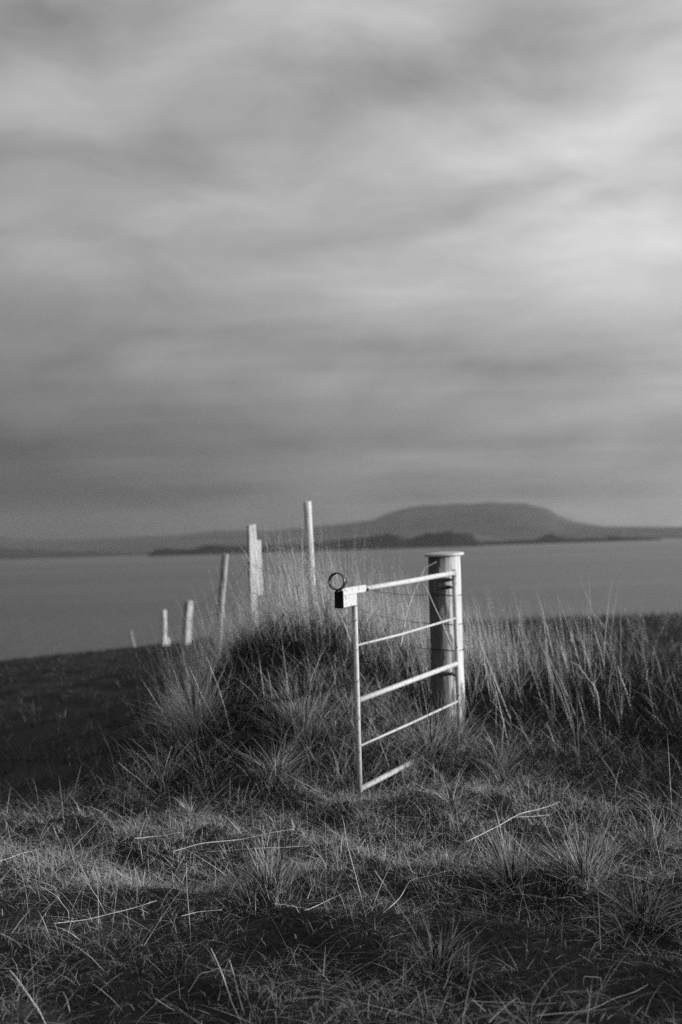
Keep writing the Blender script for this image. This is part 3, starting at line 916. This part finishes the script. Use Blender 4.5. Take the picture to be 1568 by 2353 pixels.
def straw(pts, lift, r, label, base_i=None, y=None):
    """a stalk through picture points; lying ones rest lift metres above the turf, standing ones rise at the depth of their foot"""
    if y is None and base_i is not None: y = ground_at(*pts[base_i]).y
    P = []
    for i, p in enumerate(pts):
        if y is not None:
            q = at(p[0], p[1], y)
        else:
            q = ground_at(*p); d = (q - EYE); q = q - d * (lift / max(-d.z, .2))
        P.append(q)
    if y is not None and base_i is not None:
        a = P[base_i]; a.z = min(a.z, float(land(a.x, a.y)) + .004)
    # small kinks at the nodes
    rr_ = random.Random(label); Q = [P[0]]
    for a_, b_ in zip(P, P[1:]):
        l_ = (b_ - a_).length * 0.03
        m_ = a_.lerp(b_, rr_.uniform(.35, .65)) + Vector((rr_.uniform(-l_, l_), rr_.uniform(-l_, l_), rr_.uniform(-l_, l_)))
        Q += [m_, b_]
    P = Q
    # smooth the line
    F = []
    for i in range(len(P) - 1):
        p0_, p1_, p2_, p3_ = P[max(i - 1, 0)], P[i], P[i + 1], P[min(i + 2, len(P) - 1)]
        for u in np.linspace(0, 1, 5, endpoint=False):
            F.append(0.5 * ((2 * p1_) + (p2_ - p0_) * u + (2 * p0_ - 5 * p1_ + 4 * p2_ - p3_) * u * u + (3 * p1_ - p0_ - 3 * p2_ + p3_) * u ** 3))
    F.append(P[-1])
    rs = [r * 1.0 * (1 - .45 * i / len(F)) * (1.0 + .25 * (i % 5 == 2)) for i in range(len(F))]
    bm = bmesh.new(); tube(bm, F, rs, 5)
    o = done(bm, 'straw', m_straw, None, F[0].copy())
    tag(o, label, 'straw', 'single dry straws')


LYING = [
    ([(395, 1958), (470, 1940), (560, 1928), (675, 1906)], .0016, 'long straw lying across the lit turf left of the gate foot'),
    ([(475, 1960), (590, 1952), (710, 1944)], .0014, 'straw lying just below the long one left of the gate foot'),
    ([(310, 1927), (360, 1922), (415, 1913)], .0013, 'short straw lying left above the long one'),
    ([(0, 1979), (45, 1964), (90, 1953)], .0015, 'straw lying at the left edge of the lit turf'),
    ([(120, 2124), (250, 2102), (350, 2074), (405, 2041)], .0014, 'long straw curving upwards at the left of the foreground'),
    ([(417, 2109), (455, 2097), (510, 2091)], .0015, 'straw lying across the foot of the upright straw'),
    ([(627, 2079), (670, 2082), (712, 2089)], .0014, 'straw lying in front of the fine-leaved tussock'),
    ([(700, 2092), (745, 2075), (790, 2056)], .0014, 'straw rising right beside the fine-leaved tussock'),
    ([(357, 2296), (380, 2310), (402, 2325)], .0022, 'short thick straw lying low in the left foreground'),
    ([(1069, 1939), (1194, 1872), (1270, 1850), (1339, 1822)], .0017, 'long straw slanting up to the right beyond the gate foot'),
    ([(1120, 1889), (1190, 1878), (1264, 1873)], .0016, 'straw lying level under the curly dry tussock'),
    ([(1159, 1909), (1190, 1948), (1222, 1986)], .0015, 'straw slanting down beside the thin-leaved tussock'),
    ([(1204, 1939), (1244, 1977), (1329, 2030)], .0018, 'bright straw running down into the large spiky tussock'),
    ([(1469, 2059), (1514, 2043), (1566, 2030)], .0018, 'thick bright straw at the right edge'),
    ([(1314, 2113), (1350, 2111), (1386, 2108)], .0018, 'short level straw below the large spiky tussock'),
    ([(1284, 2066), (1314, 2063), (1348, 2090)], .0017, 'bent straw below the large spiky tussock'),
    ([(1076, 2301), (1180, 2303), (1279, 2305)], .0015, 'level straw near the bottom right of the middle'),
    ([(1124, 2351), (1155, 2322), (1187, 2296)], .0019, 'thick straw slanting across the level one at the bottom'),
    ([(1230, 2336), (1339, 2326), (1409, 2300), (1489, 2264)], .0016, 'long straw sweeping up at the bottom right'),
    ([(881, 2099), (941, 2031), (985, 2014), (1034, 2001)], .0013, 'thin bent straw below the end of the lit turf'),
    ([(895, 2154), (925, 2146), (951, 2142)], .0015, 'short straw branching off the bright slanting one'),
    ([(1509, 1799), (1540, 1842), (1568, 1876)], .0018, 'straw slanting down at the right edge of the field'),
]
for pts, r, lb in LYING: straw(pts, 0.035, r, lb)
STANDING = [
    ([(438, 2188), (433, 2079), (429, 1981)], .0013, 'straight upright straw in the left foreground'),
    ([(105, 2354), (88, 2319), (56, 2272), (22, 2229)], .0018, 'straw leaning left in the bottom left corner'),
    ([(432, 2281), (460, 2239), (500, 2226), (534, 2232)], .0016, 'arching straw low in the left foreground'),
    ([(556, 2352), (520, 2264), (485, 2179)], .0018, 'left one of two straws crossing the arching straw'),
    ([(563, 2334), (540, 2249), (527, 2204)], .0016, 'right one of two straws by the arching straw'),
    ([(160, 2121), (157, 2094), (130, 2059), (90, 2034)], .0014, 'straw bent over to the left near the left edge'),
    ([(971, 2181), (949, 2134), (905, 2066), (861, 1999)], .0020, 'bright straight straw slanting across the middle foreground'),
    ([(844, 2121), (814, 1999), (796, 1925), (786, 1874)], .0014, 'long thin straw standing right below the gate latch stile'),
    ([(1319, 1908), (1310, 1885), (1296, 1856)], .0018, 'short straw standing on the long slanting one'),
    ([(1384, 2281), (1379, 2247), (1344, 2244), (1341, 2264)], .0017, 'straw folded into a square hoop in the dark foreground'),
    ([(846, 2343), (847, 2315), (849, 2286)], .0026, 'short thick straw stub at the bottom edge'),
    ([(1124, 2006), (1104, 1958), (1084, 1909)], .0014, 'straw leaning left in the thin-leaved tussock'),
    ([(367, 1829), (320, 1790), (270, 1750)], .0018, 'straw leaning left out of the dark slope'),
    ([(367, 1829), (377, 1780), (395, 1715)], .0016, 'straw leaning right from the foot of the dark slope'),
    ([(535, 1702), (512, 1610), (475, 1510)], .0024, 'right one of two long straws leaning on the bank'),
    ([(515, 1687), (465, 1600), (435, 1530)], .0024, 'left one of two long straws leaning on the bank'),
    ([(939, 1739), (895, 1708), (849, 1673)], .0024, 'straw slanting behind the lower rod of the gate'),
    ([(1190, 1768), (1154, 1731), (1114, 1691)], .0028, 'thick straw leaning left beside the curly dry tussock'),
    ([(1386, 1690), (1372, 1590), (1330, 1530), (1310, 1520)], .0028, 'tall straw bent over to the left in the right field'),
    ([(1455, 1640), (1440, 1590), (1420, 1530)], .0030, 'straight leaning straw near the right edge of the field'),
]
for pts, r, lb in STANDING: straw(pts, 0, r, lb, base_i=0)
straw([(921, 1486), (936, 1404), (967, 1328), (977, 1305), (1003, 1291)], 0, .0042, 'thick reed bending over right behind the gate', y=8.95)
straw([(1038, 1483), (1015, 1427), (990, 1373), (974, 1341)], 0, .0028, 'thin reed crossing in front of the round post', y=9.0)
straw([(808, 1477), (795, 1442), (781, 1411)], 0, .0026, 'short pale reed just left of the latch stile', y=8.4)

# ------------------------------------------------------------------ air over the water
m_haze, t = mat('haze')
pv = t('ShaderNodeVolumePrincipled', {'Color': (0.92, 0.92, 0.92, 1), 'Density': 3.2e-5, 'Anisotropy': 0.1})
t('ShaderNodeOutputMaterial', {'Volume': pv.outputs[0]})
bm = bmesh.new()
box(bm, Vector((0, 2800, 105)), Vector((1, 0, 0)), Vector((0, 1, 0)), ZU, 9600, 5900, 122)
tag(done(bm, 'haze', m_haze), 'thin pale haze over the water', kind='stuff')

print('faces', sum(len(o.data.polygons) for o in COL.objects if o.type == 'MESH'))
